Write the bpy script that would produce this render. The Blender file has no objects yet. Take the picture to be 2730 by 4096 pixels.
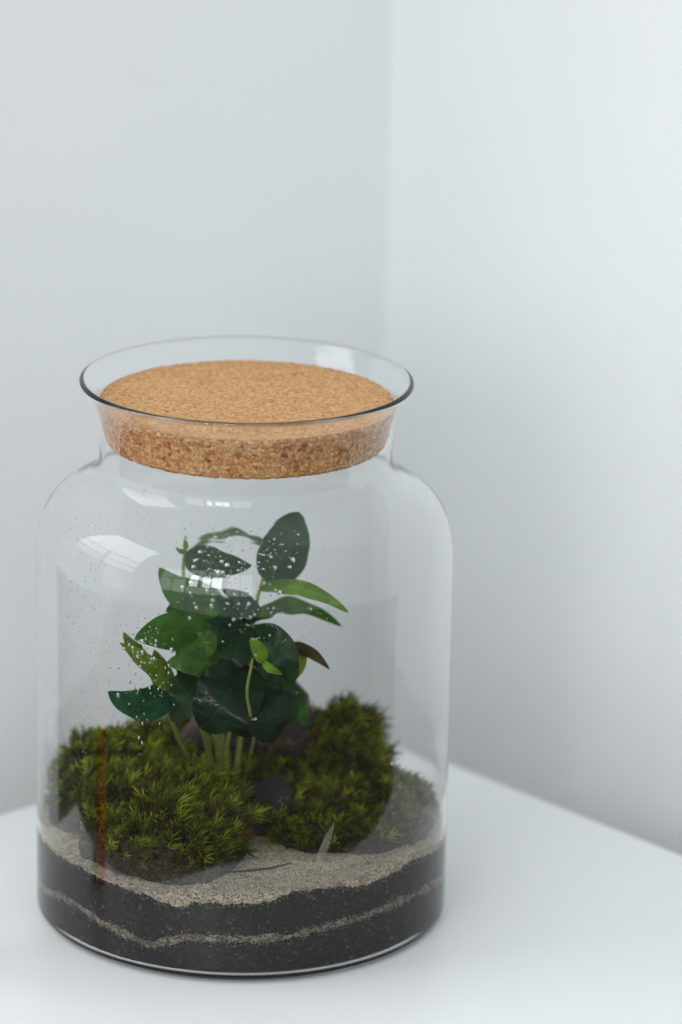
import bpy, bmesh, math, random
import numpy as np
from mathutils import Vector, Matrix, noise

random.seed(7)
rng = np.random.default_rng(7)
scene = bpy.context.scene
COL = scene.collection

# ------------------------------------------------------------------ camera
CAM = np.array([0.0, -1.73086, 0.72707])
PSI, PITCH, ROLL, FPX = 0.02501, 0.30025, 0.0188, 16000.0      # focal length in photo pixels (2730 x 4096)
FW = np.array([math.sin(PSI)*math.cos(PITCH), math.cos(PSI)*math.cos(PITCH), -math.sin(PITCH)])
_r = np.array([math.cos(PSI), -math.sin(PSI), 0.0]); _u = np.cross(_r, FW)
RT = math.cos(ROLL)*_r + math.sin(ROLL)*_u
UP = -math.sin(ROLL)*_r + math.cos(ROLL)*_u
cd = bpy.data.cameras.new('camera'); cam = bpy.data.objects.new('camera', cd); COL.objects.link(cam)
cam.matrix_world = Matrix(((RT[0], UP[0], -FW[0], CAM[0]), (RT[1], UP[1], -FW[1], CAM[1]),
                           (RT[2], UP[2], -FW[2], CAM[2]), (0, 0, 0, 1)))
cd.sensor_fit = 'VERTICAL'; cd.sensor_height = 36.0; cd.sensor_width = 24.0
cd.lens = FPX/4096*36.0
cd.clip_start = 0.05; cd.clip_end = 50
cd.dof.use_dof = True
cd.dof.focus_distance = float((np.array([0.0, -0.074, 0.10])-CAM) @ FW)
cd.dof.aperture_fstop = 4.4
scene.camera = cam

# ------------------------------------------------------------------ light
world = bpy.data.worlds.new('World'); scene.world = world; world.use_nodes = True
bg = world.node_tree.nodes['Background']
bg.inputs['Color'].default_value = (0.925, 0.985, 1.0, 1); bg.inputs['Strength'].default_value = 0.92

def area(name, centre, target, w, h, radiance, col=(0.965, 0.99, 1.0)):
    ld = bpy.data.lights.new(name, 'AREA'); ld.shape = 'RECTANGLE'; ld.size = w; ld.size_y = h
    ld.energy = radiance*math.pi*w*h; ld.color = col
    o = bpy.data.objects.new(name, ld); COL.objects.link(o)
    o.location = centre
    d = Vector(target)-Vector(centre)
    o.rotation_euler = d.to_track_quat('-Z', 'Y').to_euler()
    return o

def window_light(name, az, el_c, dist, panes, radiance):
    """daylight window: panes (u0,u1,v0,v1) in metres on an upright plane facing the jar"""
    a = math.radians(az)
    d = Vector((-math.sin(a), -math.cos(a), 0))
    c = d*dist + Vector((0, 0, el_c))
    side = Vector((-d.y, d.x, 0))
    for (u0, u1, v0, v1, k) in panes:
        p = c + side*((u0+u1)/2) + Vector((0, 0, (v0+v1)/2))
        area(name, p, p-d, abs(u1-u0), abs(v1-v0), radiance*k)

# window to the left of the table, and a smaller one far behind the photographer
window_light('left_window_light', 84, 1.0, 1.25,
             [(-0.52, 0.52, -0.22, 0.62, 1.0), (-0.52, -0.02, -0.42, -0.26, 0.8), (0.03, 0.52, -0.42, -0.26, 0.8),
              (0.03, 0.52, -0.58, -0.45, 0.6), (-0.52, -0.02, -0.58, -0.45, 0.35), (0.10, 0.52, -0.95, -0.62, 0.22)], 3.6)
_fill_panes = [(u, u+0.34, v, v+0.66, 1.0) for u in (-1.22, -0.85, 0.52, 0.89) for v in (-0.70, 0.0)] \
    + [(u, u+0.42, v, v+0.40, 1.0) for u in (-0.46, 0.02) for v in (0.36,)] + [(-0.46, 0.44, -0.70, -0.42, 0.8)]
window_light('rear_window_and_fill', 21, 0.98, 2.6, _fill_panes, 2.3)  # dim panes added around the rear window as soft front fill
window_light('rear_window_and_fill', 21, 0.98, 2.6,
             [(-0.40, -0.20, -0.02, 0.30, 1.0), (-0.40, -0.20, -0.38, -0.06, 0.8), (-0.08, 0.12, -0.38, 0.30, 0.8),
              (0.15, 0.40, 0.02, 0.30, 1.0), (0.15, 0.40, -0.38, -0.02, 0.9)], 13.0)

scene.view_settings.view_transform = 'Standard'
scene.view_settings.look = 'None'
scene.view_settings.gamma = 1.0
scene.view_settings.use_curve_mapping = False
scene.view_settings.exposure = -0.19

scene.render.engine = 'CYCLES'
cy = scene.cycles
cy.use_denoising = True
cy.max_bounces = 40; cy.transmission_bounces = 36; cy.glossy_bounces = 8; cy.diffuse_bounces = 4
cy.transparent_max_bounces = 16
cy.caustics_reflective = True; cy.caustics_refractive = True
cy.blur_glossy = 0.6
cy.sample_clamp_indirect = 30.0

# ------------------------------------------------------------------ helpers
def ray(px, py):
    d = FW + RT*((px-1365)/FPX) - UP*((py-2048)/FPX)
    return d/np.linalg.norm(d)

def U(px, py, Y):
    """world point seen at photo pixel (px, py) on the upright plane y = Y"""
    d = ray(px, py); t = (Y-CAM[1])/d[1]
    return CAM + d*t

def Z(zx, zy, Y):
    return U(zx/1.42545+380, zy/1.42545+1980, Y)

def tag(o, label=None, cat=None, group=None, kind=None):
    if label: o['label'] = label
    if cat: o['category'] = cat
    if group: o['group'] = group
    if kind: o['kind'] = kind
    return o

def empty(name, loc=(0, 0, 0)):
    o = bpy.data.objects.new(name, None); COL.objects.link(o); o.location = loc
    o.empty_display_size = 0.01
    return o

def obj(name, me, mat=None, parent=None, smooth=True):
    o = bpy.data.objects.new(name, me); COL.objects.link(o)
    if mat: me.materials.append(mat)
    if parent:
        o.parent = parent
        o.matrix_parent_inverse = Matrix.Translation(-parent.location)
    if smooth and len(me.polygons):
        me.polygons.foreach_set('use_smooth', [True]*len(me.polygons))
    return o

def mesh(name, verts, faces):
    me = bpy.data.meshes.new(name)
    me.from_pydata([tuple(map(float, v)) for v in verts], [], faces)
    me.update()
    return me

def mesh_np(name, V, F):
    """fast builder: V (n,3), F (m,k) with constant k"""
    me = bpy.data.meshes.new(name)
    m, k = F.shape
    me.vertices.add(len(V)); me.vertices.foreach_set('co', V.astype(np.float32).ravel())
    me.loops.add(m*k); me.loops.foreach_set('vertex_index', F.astype(np.int32).ravel())
    me.polygons.add(m); me.polygons.foreach_set('loop_start', np.arange(0, m*k, k, dtype=np.int32))
    try:
        me.polygons.foreach_set('loop_total', np.full(m, k, dtype=np.int32))
    except Exception:
        pass
    me.update(calc_edges=True); me.validate()
    return me

def vcol(me, cols, name='Col'):
    a = me.color_attributes.new(name, 'FLOAT_COLOR', 'POINT')
    c = np.ones((len(me.vertices), 4), np.float32); c[:, :3] = cols
    a.data.foreach_set('color', c.ravel())

class NT:
    def __init__(s, name):
        s.m = bpy.data.materials.new(name); s.m.use_nodes = True
        s.t = s.m.node_tree; s.t.nodes.clear()
        s.out = s.t.nodes.new('ShaderNodeOutputMaterial')
    def n(s, typ, **kw):
        nd = s.t.nodes.new(typ)
        for k, v in kw.items():
            if k.startswith('i_'):
                key = k[2:]
                key = int(key) if key.isdigit() else key.replace('_', ' ')
                nd.inputs[key].default_value = v
            else:
                setattr(nd, k, v)
        return nd
    def l(s, a, b): s.t.links.new(a, b)
    def ramp(s, fac, stops, interp='LINEAR'):
        r = s.n('ShaderNodeValToRGB'); r.color_ramp.interpolation = interp
        e = r.color_ramp.elements
        while len(e) < len(stops): e.new(0.5)
        for k, (p, c) in enumerate(stops):
            e[k].position = p; e[k].color = (*c, 1) if len(c) == 3 else c
        s.l(fac, r.inputs[0]); return r

def fnoise(x, y, z=0.0, sc=1.0, oct=4):
    return noise.fractal(Vector((x*sc, y*sc, z*sc)), 1.0, 2.0, oct)

# ------------------------------------------------------------------ materials
def mat_plain(name, col, rough, nscale, bump, var=0.03):
    t = NT(name); p = t.n('ShaderNodeBsdfPrincipled'); t.l(p.outputs[0], t.out.inputs[0])
    tc = t.n('ShaderNodeTexCoord')
    nz = t.n('ShaderNodeTexNoise', i_Scale=nscale, i_Detail=4.0); t.l(tc.outputs['Object'], nz.inputs['Vector'])
    lo = tuple(c*(1-var) for c in col); hi = tuple(min(1, c*(1+var)) for c in col)
    r = t.ramp(nz.outputs['Fac'], [(0.3, lo), (0.7, hi)]); t.l(r.outputs[0], p.inputs['Base Color'])
    p.inputs['Roughness'].default_value = rough
    if bump:
        n2 = t.n('ShaderNodeTexNoise', i_Scale=nscale*12, i_Detail=3.0); t.l(tc.outputs['Object'], n2.inputs['Vector'])
        b = t.n('ShaderNodeBump', i_Strength=bump, i_Distance=0.001); t.l(n2.outputs['Fac'], b.inputs['Height'])
        t.l(b.outputs[0], p.inputs['Normal'])
    return t.m

M_wall = mat_plain('painted_wall', (0.84, 0.855, 0.86), 0.85, 6, 0.10, 0.012)
M_table = mat_plain('white_lacquer', (0.88, 0.89, 0.893), 0.33, 9, 0.02, 0.01)
M_floor = mat_plain('grey_floor', (0.075, 0.058, 0.045), 0.6, 5, 0.1, 0.2)

def mat_glass(name, ior, tint):
    t = NT(name); p = t.n('ShaderNodeBsdfGlass', i_IOR=ior, i_Roughness=0.0)
    p.inputs['Color'].default_value = (*tint, 1)
    t.l(p.outputs[0], t.out.inputs[0]); return t.m

def mat_jar():
    t = NT('jar_glass')
    g = t.n('ShaderNodeBsdfGlass', i_IOR=1.38, i_Roughness=0.0); g.inputs['Color'].default_value = (1, 1, 1, 1)
    v = t.n('ShaderNodeVolumeAbsorption', i_Density=1.0); v.inputs['Color'].default_value = (0.55, 0.80, 0.76, 1)
    t.l(g.outputs[0], t.out.inputs['Surface']); t.l(v.outputs[0], t.out.inputs['Volume'])
    return t.m
M_glass = mat_jar()
M_water = mat_glass('water', 1.33, (1, 1, 1))

def mat_cork():
    t = NT('cork'); p = t.n('ShaderNodeBsdfPrincipled', i_Roughness=0.8); t.l(p.outputs[0], t.out.inputs[0])
    tc = t.n('ShaderNodeTexCoord'); geo = t.n('ShaderNodeNewGeometry')
    sep = t.n('ShaderNodeSeparateXYZ'); t.l(geo.outputs['Normal'], sep.inputs[0])
    topf = t.n('ShaderNodeMapRange', i_1=0.55, i_2=0.85); t.l(sep.outputs['Z'], topf.inputs[0])
    # distort
    nz = t.n('ShaderNodeTexNoise', i_Scale=260.0, i_Detail=2.0); t.l(tc.outputs['Object'], nz.inputs['Vector'])
    mx = t.n('ShaderNodeMixRGB', blend_type='ADD'); mx.inputs[0].default_value = 0.004
    t.l(tc.outputs['Object'], mx.inputs[1]); t.l(nz.outputs['Color'], mx.inputs[2])
    v1 = t.n('ShaderNodeTexVoronoi', i_Scale=480.0); t.l(mx.outputs[0], v1.inputs['Vector'])
    v2 = t.n('ShaderNodeTexVoronoi', feature='DISTANCE_TO_EDGE', i_Scale=480.0); t.l(mx.outputs[0], v2.inputs['Vector'])
    sepc = t.n('ShaderNodeSeparateColor'); t.l(v1.outputs['Color'], sepc.inputs[0])
    side = t.ramp(sepc.outputs[0], [(0.0, (0.36, 0.11, 0.04)), (0.08, (0.72, 0.30, 0.105)), (0.45, (0.92, 0.48, 0.20)), (1.0, (0.98, 0.62, 0.32))])  # side tones raised to make up for the weak light under the rim
    v3 = t.n('ShaderNodeTexVoronoi', i_Scale=950.0); t.l(mx.outputs[0], v3.inputs['Vector'])
    sepd = t.n('ShaderNodeSeparateColor'); t.l(v3.outputs['Color'], sepd.inputs[0])
    top = t.ramp(sepd.outputs[1], [(0.0, (0.38, 0.155, 0.045)), (0.10, (0.56, 0.27, 0.095)), (0.5, (0.68, 0.365, 0.15)), (1.0, (0.76, 0.46, 0.22))])
    m = t.n('ShaderNodeMixRGB'); t.l(topf.outputs[0], m.inputs[0]); t.l(side.outputs[0], m.inputs[1]); t.l(top.outputs[0], m.inputs[2])
    # dark seams and pits, patchy
    ng = t.n('ShaderNodeTexNoise', i_Scale=190.0, i_Detail=3.0); t.l(tc.outputs['Object'], ng.inputs['Vector'])
    pit = t.ramp(ng.outputs['Fac'], [(0.60, (0, 0, 0)), (0.70, (1, 1, 1))])
    seam = t.n('ShaderNodeMapRange', i_1=0.0, i_2=0.10, i_3=1.0, i_4=0.0); t.l(v2.outputs['Distance'], seam.inputs[0])
    mul = t.n('ShaderNodeMath', operation='MULTIPLY'); t.l(seam.outputs[0], mul.inputs[0])
    inv = t.n('ShaderNodeMapRange', i_1=0.0, i_2=1.0, i_3=0.62, i_4=0.20); t.l(topf.outputs[0], inv.inputs[0])
    t.l(inv.outputs[0], mul.inputs[1])
    pm = t.n('ShaderNodeMath', operation='MULTIPLY'); t.l(pit.outputs[0], pm.inputs[0]); t.l(inv.outputs[0], pm.inputs[1])
    mx2 = t.n('ShaderNodeMath', operation='MAXIMUM'); t.l(mul.outputs[0], mx2.inputs[0]); t.l(pm.outputs[0], mx2.inputs[1])
    m2 = t.n('ShaderNodeMixRGB'); m2.inputs[2].default_value = (0.13, 0.045, 0.018, 1)
    t.l(mx2.outputs[0], m2.inputs[0]); t.l(m.outputs[0], m2.inputs[1])
    nf = t.n('ShaderNodeTexNoise', i_Scale=900.0, i_Detail=4.0, i_Roughness=0.7); t.l(tc.outputs['Object'], nf.inputs['Vector'])
    fr = t.ramp(nf.outputs['Fac'], [(0.32, (0.55, 0.48, 0.42)), (0.55, (1.0, 1.0, 1.0)), (0.75, (1.12, 1.10, 1.08))])
    m3 = t.n('ShaderNodeMixRGB', blend_type='MULTIPLY', i_0=0.8); t.l(m2.outputs[0], m3.inputs[1]); t.l(fr.outputs[0], m3.inputs[2])
    t.l(m3.outputs[0], p.inputs['Base Color'])
    b = t.n('ShaderNodeBump', i_Strength=0.5, i_Distance=0.0006); t.l(mx2.outputs[0], b.inputs['Height']); b.invert = True
    t.l(b.outputs[0], p.inputs['Normal'])
    return t.m
M_cork = mat_cork()

def mat_grain(name, cols, scale, rough, bump, patch=None):
    t = NT(name); p = t.n('ShaderNodeBsdfPrincipled', i_Roughness=rough); t.l(p.outputs[0], t.out.inputs[0])
    tc = t.n('ShaderNodeTexCoord')
    v = t.n('ShaderNodeTexVoronoi', i_Scale=scale); t.l(tc.outputs['Object'], v.inputs['Vector'])
    sp = t.n('ShaderNodeSeparateColor'); t.l(v.outputs['Color'], sp.inputs[0])
    r = t.ramp(sp.outputs[0], cols)
    out = r.outputs[0]
    if patch:
        nz = t.n('ShaderNodeTexNoise', i_Scale=patch[0], i_Detail=4.0); t.l(tc.outputs['Object'], nz.inputs['Vector'])
        f = t.ramp(nz.outputs['Fac'], [(patch[2], (0, 0, 0)), (patch[3], (1, 1, 1))])
        m = t.n('ShaderNodeMixRGB', blend_type='MULTIPLY'); t.l(f.outputs[0], m.inputs[0]); t.l(out, m.inputs[1])
        m.inputs[2].default_value = (*patch[1], 1); out = m.outputs[0]
    t.l(out, p.inputs['Base Color'])
    b = t.n('ShaderNodeBump', i_Strength=bump, i_Distance=0.0005); t.l(sp.outputs[1], b.inputs['Height'])
    t.l(b.outputs[0], p.inputs['Normal'])
    return t.m
M_soil = mat_grain('dark_soil', [(0.0, (0.002, 0.002, 0.002)), (0.55, (0.007, 0.006, 0.005)), (0.85, (0.018, 0.015, 0.012)), (0.97, (0.042, 0.034, 0.027)), (1.0, (0.12, 0.10, 0.08))], 900, 0.9, 0.5, (60, (0.6, 0.55, 0.5), 0.45, 0.7))
M_sand = mat_grain('pale_sand', [(0.0, (0.06, 0.045, 0.03)), (0.12, (0.22, 0.175, 0.115)), (0.5, (0.42, 0.35, 0.25)), (0.85, (0.55, 0.475, 0.36)), (1.0, (0.72, 0.66, 0.55))], 1500, 0.9, 0.6, (140, (0.62, 0.54, 0.42), 0.52, 0.72))

def mat_vc(name, rough, transl=0.0, spec=0.3):
    t = NT(name); p = t.n('ShaderNodeBsdfPrincipled', i_Roughness=rough)
    p.inputs['Specular IOR Level'].default_value = spec
    a = t.n('ShaderNodeVertexColor', layer_name='Col'); t.l(a.outputs[0], p.inputs['Base Color'])
    if transl:
        tr = t.n('ShaderNodeBsdfTranslucent'); t.l(a.outputs[0], tr.inputs[0])
        mx = t.n('ShaderNodeMixShader', i_0=transl); t.l(p.outputs[0], mx.inputs[1]); t.l(tr.outputs[0], mx.inputs[2])
        t.l(mx.outputs[0], t.out.inputs[0])
    else:
        t.l(p.outputs[0], t.out.inputs[0])
    return t.m
M_moss = mat_vc('moss_frond', 0.55, 0.35)
M_grain = mat_vc('sand_grain', 0.6)
M_peat = mat_grain('moss_peat', [(0.0, (0.010, 0.008, 0.005)), (0.5, (0.028, 0.022, 0.012)), (0.9, (0.05, 0.038, 0.018)), (1.0, (0.10, 0.06, 0.03))], 900, 0.95, 0.8)

def mat_leaf():
    t = NT('leaf'); p = t.n('ShaderNodeBsdfPrincipled', i_Roughness=0.34); p.inputs['Specular IOR Level'].default_value = 0.17
    oi = t.n('ShaderNodeObjectInfo'); rg = t.n('ShaderNodeMapRange', i_3=0.16, i_4=0.40); t.l(oi.outputs['Random'], rg.inputs[0]); t.l(rg.outputs[0], p.inputs['Roughness']); tc = t.n('ShaderNodeTexCoord'); uv = t.n('ShaderNodeSeparateXYZ'); t.l(tc.outputs['UV'], uv.inputs[0])
    # v across the blade: 0.5 is the midrib
    d = t.n('ShaderNodeMath', operation='SUBTRACT', i_1=0.5); t.l(uv.outputs['Y'], d.inputs[0])
    ab = t.n('ShaderNodeMath', operation='ABSOLUTE'); t.l(d.outputs[0], ab.inputs[0])
    rib = t.n('ShaderNodeMapRange', i_1=0.0, i_2=0.035, i_3=1.0, i_4=0.0); t.l(ab.outputs[0], rib.inputs[0])
    # side veins
    ma = t.n('ShaderNodeMath', operation='MULTIPLY_ADD', i_1=-0.55); t.l(ab.outputs[0], ma.inputs[0]); t.l(uv.outputs['X'], ma.inputs[2])
    mu = t.n('ShaderNodeMath', operation='MULTIPLY', i_1=9.0); t.l(ma.outputs[0], mu.inputs[0])
    fr = t.n('ShaderNodeMath', operation='PINGPONG', i_1=0.5); t.l(mu.outputs[0], fr.inputs[0])
    vein = t.n('ShaderNodeMapRange', i_1=0.0, i_2=0.07, i_3=0.55, i_4=0.0); t.l(fr.outputs[0], vein.inputs[0])
    mxv = t.n('ShaderNodeMath', operation='MAXIMUM'); t.l(rib.outputs[0], mxv.inputs[0]); t.l(vein.outputs[0], mxv.inputs[1])
    nz = t.n('ShaderNodeTexNoise', i_Scale=120.0, i_Detail=3.0); t.l(tc.outputs['Object'], nz.inputs['Vector'])
    nr = t.ramp(nz.outputs['Fac'], [(0.3, (0.65, 0.65, 0.65)), (0.7, (1.35, 1.3, 1.2))])
    mc = t.n('ShaderNodeMixRGB', blend_type='MULTIPLY', i_0=1.0); t.l(oi.outputs['Color'], mc.inputs[1]); t.l(nr.outputs[0], mc.inputs[2])
    br = t.n('ShaderNodeMixRGB', blend_type='MULTIPLY', i_0=1.0); t.l(mc.outputs[0], br.inputs[1]); br.inputs[2].default_value = (2.2, 1.9, 1.5, 1)
    sc = t.n('ShaderNodeMath', operation='MULTIPLY', i_1=0.5); t.l(mxv.outputs[0], sc.inputs[0])
    mm = t.n('ShaderNodeMixRGB'); t.l(sc.outputs[0], mm.inputs[0]); t.l(mc.outputs[0], mm.inputs[1]); t.l(br.outputs[0], mm.inputs[2])
    t.l(mm.outputs[0], p.inputs['Base Color'])
    b = t.n('ShaderNodeBump', i_Strength=0.35, i_Distance=0.0006); b.invert = True
    t.l(mxv.outputs[0], b.inputs['Height']); t.l(b.outputs[0], p.inputs['Normal'])
    tr = t.n('ShaderNodeBsdfTranslucent'); tm = t.n('ShaderNodeMixRGB', blend_type='MULTIPLY', i_0=1.0); t.l(mm.outputs[0], tm.inputs[1])
    tm.inputs[2].default_value = (2.6, 2.4, 0.6, 1); t.l(tm.outputs[0], tr.inputs[0])
    mx = t.n('ShaderNodeMixShader', i_0=0.25); t.l(p.outputs[0], mx.inputs[1]); t.l(tr.outputs[0], mx.inputs[2])
    t.l(mx.outputs[0], t.out.inputs[0])
    return t.m
M_leaf = mat_leaf()
M_stem = mat_plain('green_stem', (0.16, 0.20, 0.03), 0.5, 200, 0.1, 0.25)
M_stone_brown = mat_grain('brown_stone', [(0.0, (0.03, 0.02, 0.02)), (0.5, (0.075, 0.05, 0.048)), (1.0, (0.13, 0.09, 0.08))], 260, 0.85, 0.8, (40, (0.5, 0.45, 0.5), 0.4, 0.6))
M_slate = mat_grain('slate', [(0.0, (0.003, 0.004, 0.006)), (0.6, (0.006, 0.008, 0.011)), (1.0, (0.016, 0.019, 0.024))], 420, 0.7, 0.5, (50, (0.6, 0.6, 0.6), 0.4, 0.6))
M_twig = mat_plain('dry_twig', (0.16, 0.075, 0.035), 0.8, 400, 0.3, 0.3)
M_root = mat_plain('dark_root', (0.015, 0.013, 0.012), 0.7, 400, 0.3, 0.3)

def mat_blade():
    t = NT('dry_blade'); p = t.n('ShaderNodeBsdfPrincipled', i_Roughness=0.35); p.inputs['Base Color'].default_value = (0.30, 0.33, 0.27, 1)
    tr = t.n('ShaderNodeBsdfTransparent'); mx = t.n('ShaderNodeMixShader', i_0=0.55)
    t.l(p.outputs[0], mx.inputs[1]); t.l(tr.outputs[0], mx.inputs[2]); t.l(mx.outputs[0], t.out.inputs[0])
    return t.m
M_blade = mat_blade()

# ------------------------------------------------------------------ setting: walls, floor, table
TA = np.array([0.660, -0.751]); TB = np.array([-0.751, -0.660])       # table edge directions leaving the far corner
pR = np.array([0.10593, 0.18623]); pL = np.array([-0.10277, 0.12329])
# corner = pR - s*TA = pL - t*TB
s_, t_ = np.linalg.solve(np.array([[TA[0], -TB[0]], [TA[1], -TB[1]]]), pR-pL)
TC = pR - s_*TA
GR, GL = 0.085, 0.055
WC = TC - TA*GL - TB*GR
FLOOR_Z = -0.74

def prism(name, poly, z0, z1, mat, bevel=0.0, parent=None):
    bm = bmesh.new()
    vs = [bm.verts.new((float(q[0]), float(q[1]), z0)) for q in poly]
    f = bm.faces.new(vs)
    r = bmesh.ops.extrude_face_region(bm, geom=[f])
    for v in [g for g in r['geom'] if isinstance(g, bmesh.types.BMVert)]: v.co.z = z1
    bmesh.ops.recalc_face_normals(bm, faces=bm.faces)
    if bevel:
        bmesh.ops.bevel(bm, geom=list(bm.edges), offset=bevel, segments=3, affect='EDGES', profile=0.5)
    me = bpy.data.meshes.new(name); bm.to_mesh(me); bm.free()
    return obj(name, me, mat, parent, smooth=False)

def wall(name, a, d, n, length, thick=0.12):
    q = [a, a+d*length, a+d*length+n*thick, a+n*thick]
    return tag(prism(name, q, FLOOR_Z, 2.0, M_wall), kind='structure')
wall('wall_left', WC-TB*0.0, TB, -TA, 0.43)
wall('wall_right', WC-TB*0.0, TA, -TB, 0.54)
fl = mesh('floor', [(-4, -4, FLOOR_Z), (4, -4, FLOOR_Z), (4, 3, FLOOR_Z), (-4, 3, FLOOR_Z)], [(0, 1, 2, 3)])
tag(obj('floor', fl, M_floor), kind='structure')

table = empty('table', (0, 0, FLOOR_Z))
tag(table, 'plain white table standing in the room corner under the jar', 'table')
LA, LB = 0.39, 0.40
RC = 0.15
_corner = [TC+TA*(LA-RC+RC*math.cos(a))+TB*(LB-RC+RC*math.sin(a)) for a in np.linspace(0, math.pi/2, 17)]
prism('table_top', [TC, TC+TA*LA] + _corner + [TC+TB*LB], -0.030, 0.0, M_table, 0.0025, table)
for ia, ib in ((0.03, 0.03), (LA-0.08, 0.03), (0.03, LB-0.08), (LA-0.14, LB-0.14)):
    if True:
        c = TC + TA*ia + TB*ib
        prism('leg', [c, c+TA*0.05, c+TA*0.05+TB*0.05, c+TB*0.05], FLOOR_Z+0.0005, -0.0305, M_table, 0.002, table)

# ------------------------------------------------------------------ jar
def lathe(name, prof, seg=224, closed=True):
    P = np.array(prof); n = len(P)
    th = np.linspace(0, 2*np.pi, seg, endpoint=False)
    V = np.stack([P[:, 0][None]*np.cos(th)[:, None], P[:, 0][None]*np.sin(th)[:, None], np.repeat(P[:, 1][None], seg, 0)], -1).reshape(-1, 3)
    i = np.arange(seg)[:, None]; j = np.arange(n if closed else n-1)[None]
    i2 = (i+1) % seg; j2 = (j+1) % n
    F = np.stack([i*n+j, i2*n+j, i2*n+j2, i*n+j2], -1).reshape(-1, 4)
    return mesh_np(name, V, F)

def arc(cx, cz, r, a0, a1, k):
    return [(cx+r*math.cos(math.radians(a)), cz+r*math.sin(math.radians(a))) for a in np.linspace(a0, a1, k)]

T0 = 0.0015
def bez(p, k):
    p = [np.array(q) for q in p]
    return [tuple((1-t)**3*p[0]+3*t*(1-t)**2*p[1]+3*t*t*(1-t)*p[2]+t**3*p[3]) for t in np.linspace(0, 1, k)]
def shoulder():
    a = bez([(0.095, 0.167), (0.095, 0.1895), (0.0885, 0.1980), (0.0800, 0.2028)], 26)
    b = [(0.0776, 0.2043), (0.0752, 0.2058)]
    c = bez([(0.0730, 0.2072), (0.0692, 0.2096), (0.0660, 0.2120), (0.0660, 0.2185)], 16)
    return a+b+c
wall_pts = [(0.095, z) for z in np.linspace(0.012, 0.160, 14)] + shoulder() + [(0.0660, 0.2250), (0.0660, 0.2300)] \
    + [(0.0664, 0.2345), (0.0675, 0.2385), (0.0691, 0.2425), (0.0712, 0.2464), (0.0734, 0.2496), (0.0748, 0.2514)]
def offset_in(P, t):
    P = np.array(P); d = np.gradient(P, axis=0); d /= np.linalg.norm(d, axis=1)[:, None]
    return P + np.stack([-d[:, 1], d[:, 0]], -1)*t
_wz = np.array(wall_pts)[:, 1]
THK = np.interp(_wz, [0.0, 0.19, 0.205, 0.228, 0.2514], [T0, T0, 0.0014, 0.0010, 0.0026])
inner_pts = offset_in(wall_pts, THK[:, None])
outer = [(0.0002, 0.0016), (0.060, 0.0016), (0.080, 0.0012), (0.0878, 0.0006)] + arc(0.0905, 0.0050, 0.0045, -90, 0, 10) + wall_pts
_a, _b = np.array(wall_pts[-1]), inner_pts[-1]
_c = (_a+_b)/2; _rr = np.linalg.norm(_a-_b)/2; _an = math.degrees(math.atan2(_a[1]-_c[1], _a[0]-_c[0]))
rim = arc(_c[0], _c[1], _rr, _an, _an+180, 13)[1:-1]
inner = [tuple(q) for q in inner_pts[::-1]] + arc(0.0898, 0.0065, 0.0035, 0, -90, 8) + [(0.070, 0.0030), (0.0002, 0.0030)]
jar = obj('glass_jar', lathe('glass_jar', outer+rim+inner), M_glass)
tag(jar, 'large clear glass jar with flared rim standing on the white table', 'jar')

# ------------------------------------------------------------------ cork
def make_cork():
    zb, zt, rb, rt = 0.2245, 0.2440, 0.0622, 0.0664
    seg = 900; rows = []
    for z in np.linspace(zb, zt, 34): rows.append((rb+(rt-rb)*(z-zb)/(zt-zb), z, 'S'))
    tops = list(np.linspace(rt-0.0008, 0.004, 44)); bots = list(np.linspace(0.004, rb-0.0008, 10))
    prof = [(r, zb, 'B') for r in bots] + rows + [(r, zt, 'T') for r in tops]
    V = []
    for k in range(seg):
        a = 2*math.pi*k/seg; ca, sa = math.cos(a), math.sin(a)
        for (r, z, w) in prof:
            if r < 0.055 and k % 5: pass
            p = Vector((r*ca, r*sa, z))
            d = noise.voronoi(p*430)[0]
            h = (0.32-(d[0]))*0.0009
            e = 0.0
            if w == 'S':
                ed = min(z-zb, zt-z)
                h -= 0.0009*max(0, 1-ed/0.0012)**2
                V.append((p.x+ca*h, p.y+sa*h, z + (noise.noise(p*330)*0.0005 if ed < 0.0012 else 0)))
            elif w == 'T':
                V.append((p.x, p.y, z+h*0.35))
            else:
                V.append((p.x, p.y, z-h))
    n = len(prof); V = np.array(V)
    i = np.arange(seg)[:, None]; j = np.arange(n-1)[None]; i2 = (i+1) % seg
    F = np.stack([i*n+j, i2*n+j, i2*n+j+1, i*n+j+1], -1).reshape(-1, 4)
    me = mesh_np('cork_lid', V, F)
    bm = bmesh.new(); bm.from_mesh(me); bm.verts.ensure_lookup_table()
    bm.faces.new([bm.verts[k*n] for k in reversed(range(seg))]); bm.faces.new([bm.verts[k*n+n-1] for k in range(seg)])
    bm.to_mesh(me); bm.free()
    return me
tag(obj('cork_lid', make_cork(), M_cork), 'round granulated cork stopper pushed into the neck of the jar', 'cork lid')

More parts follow.
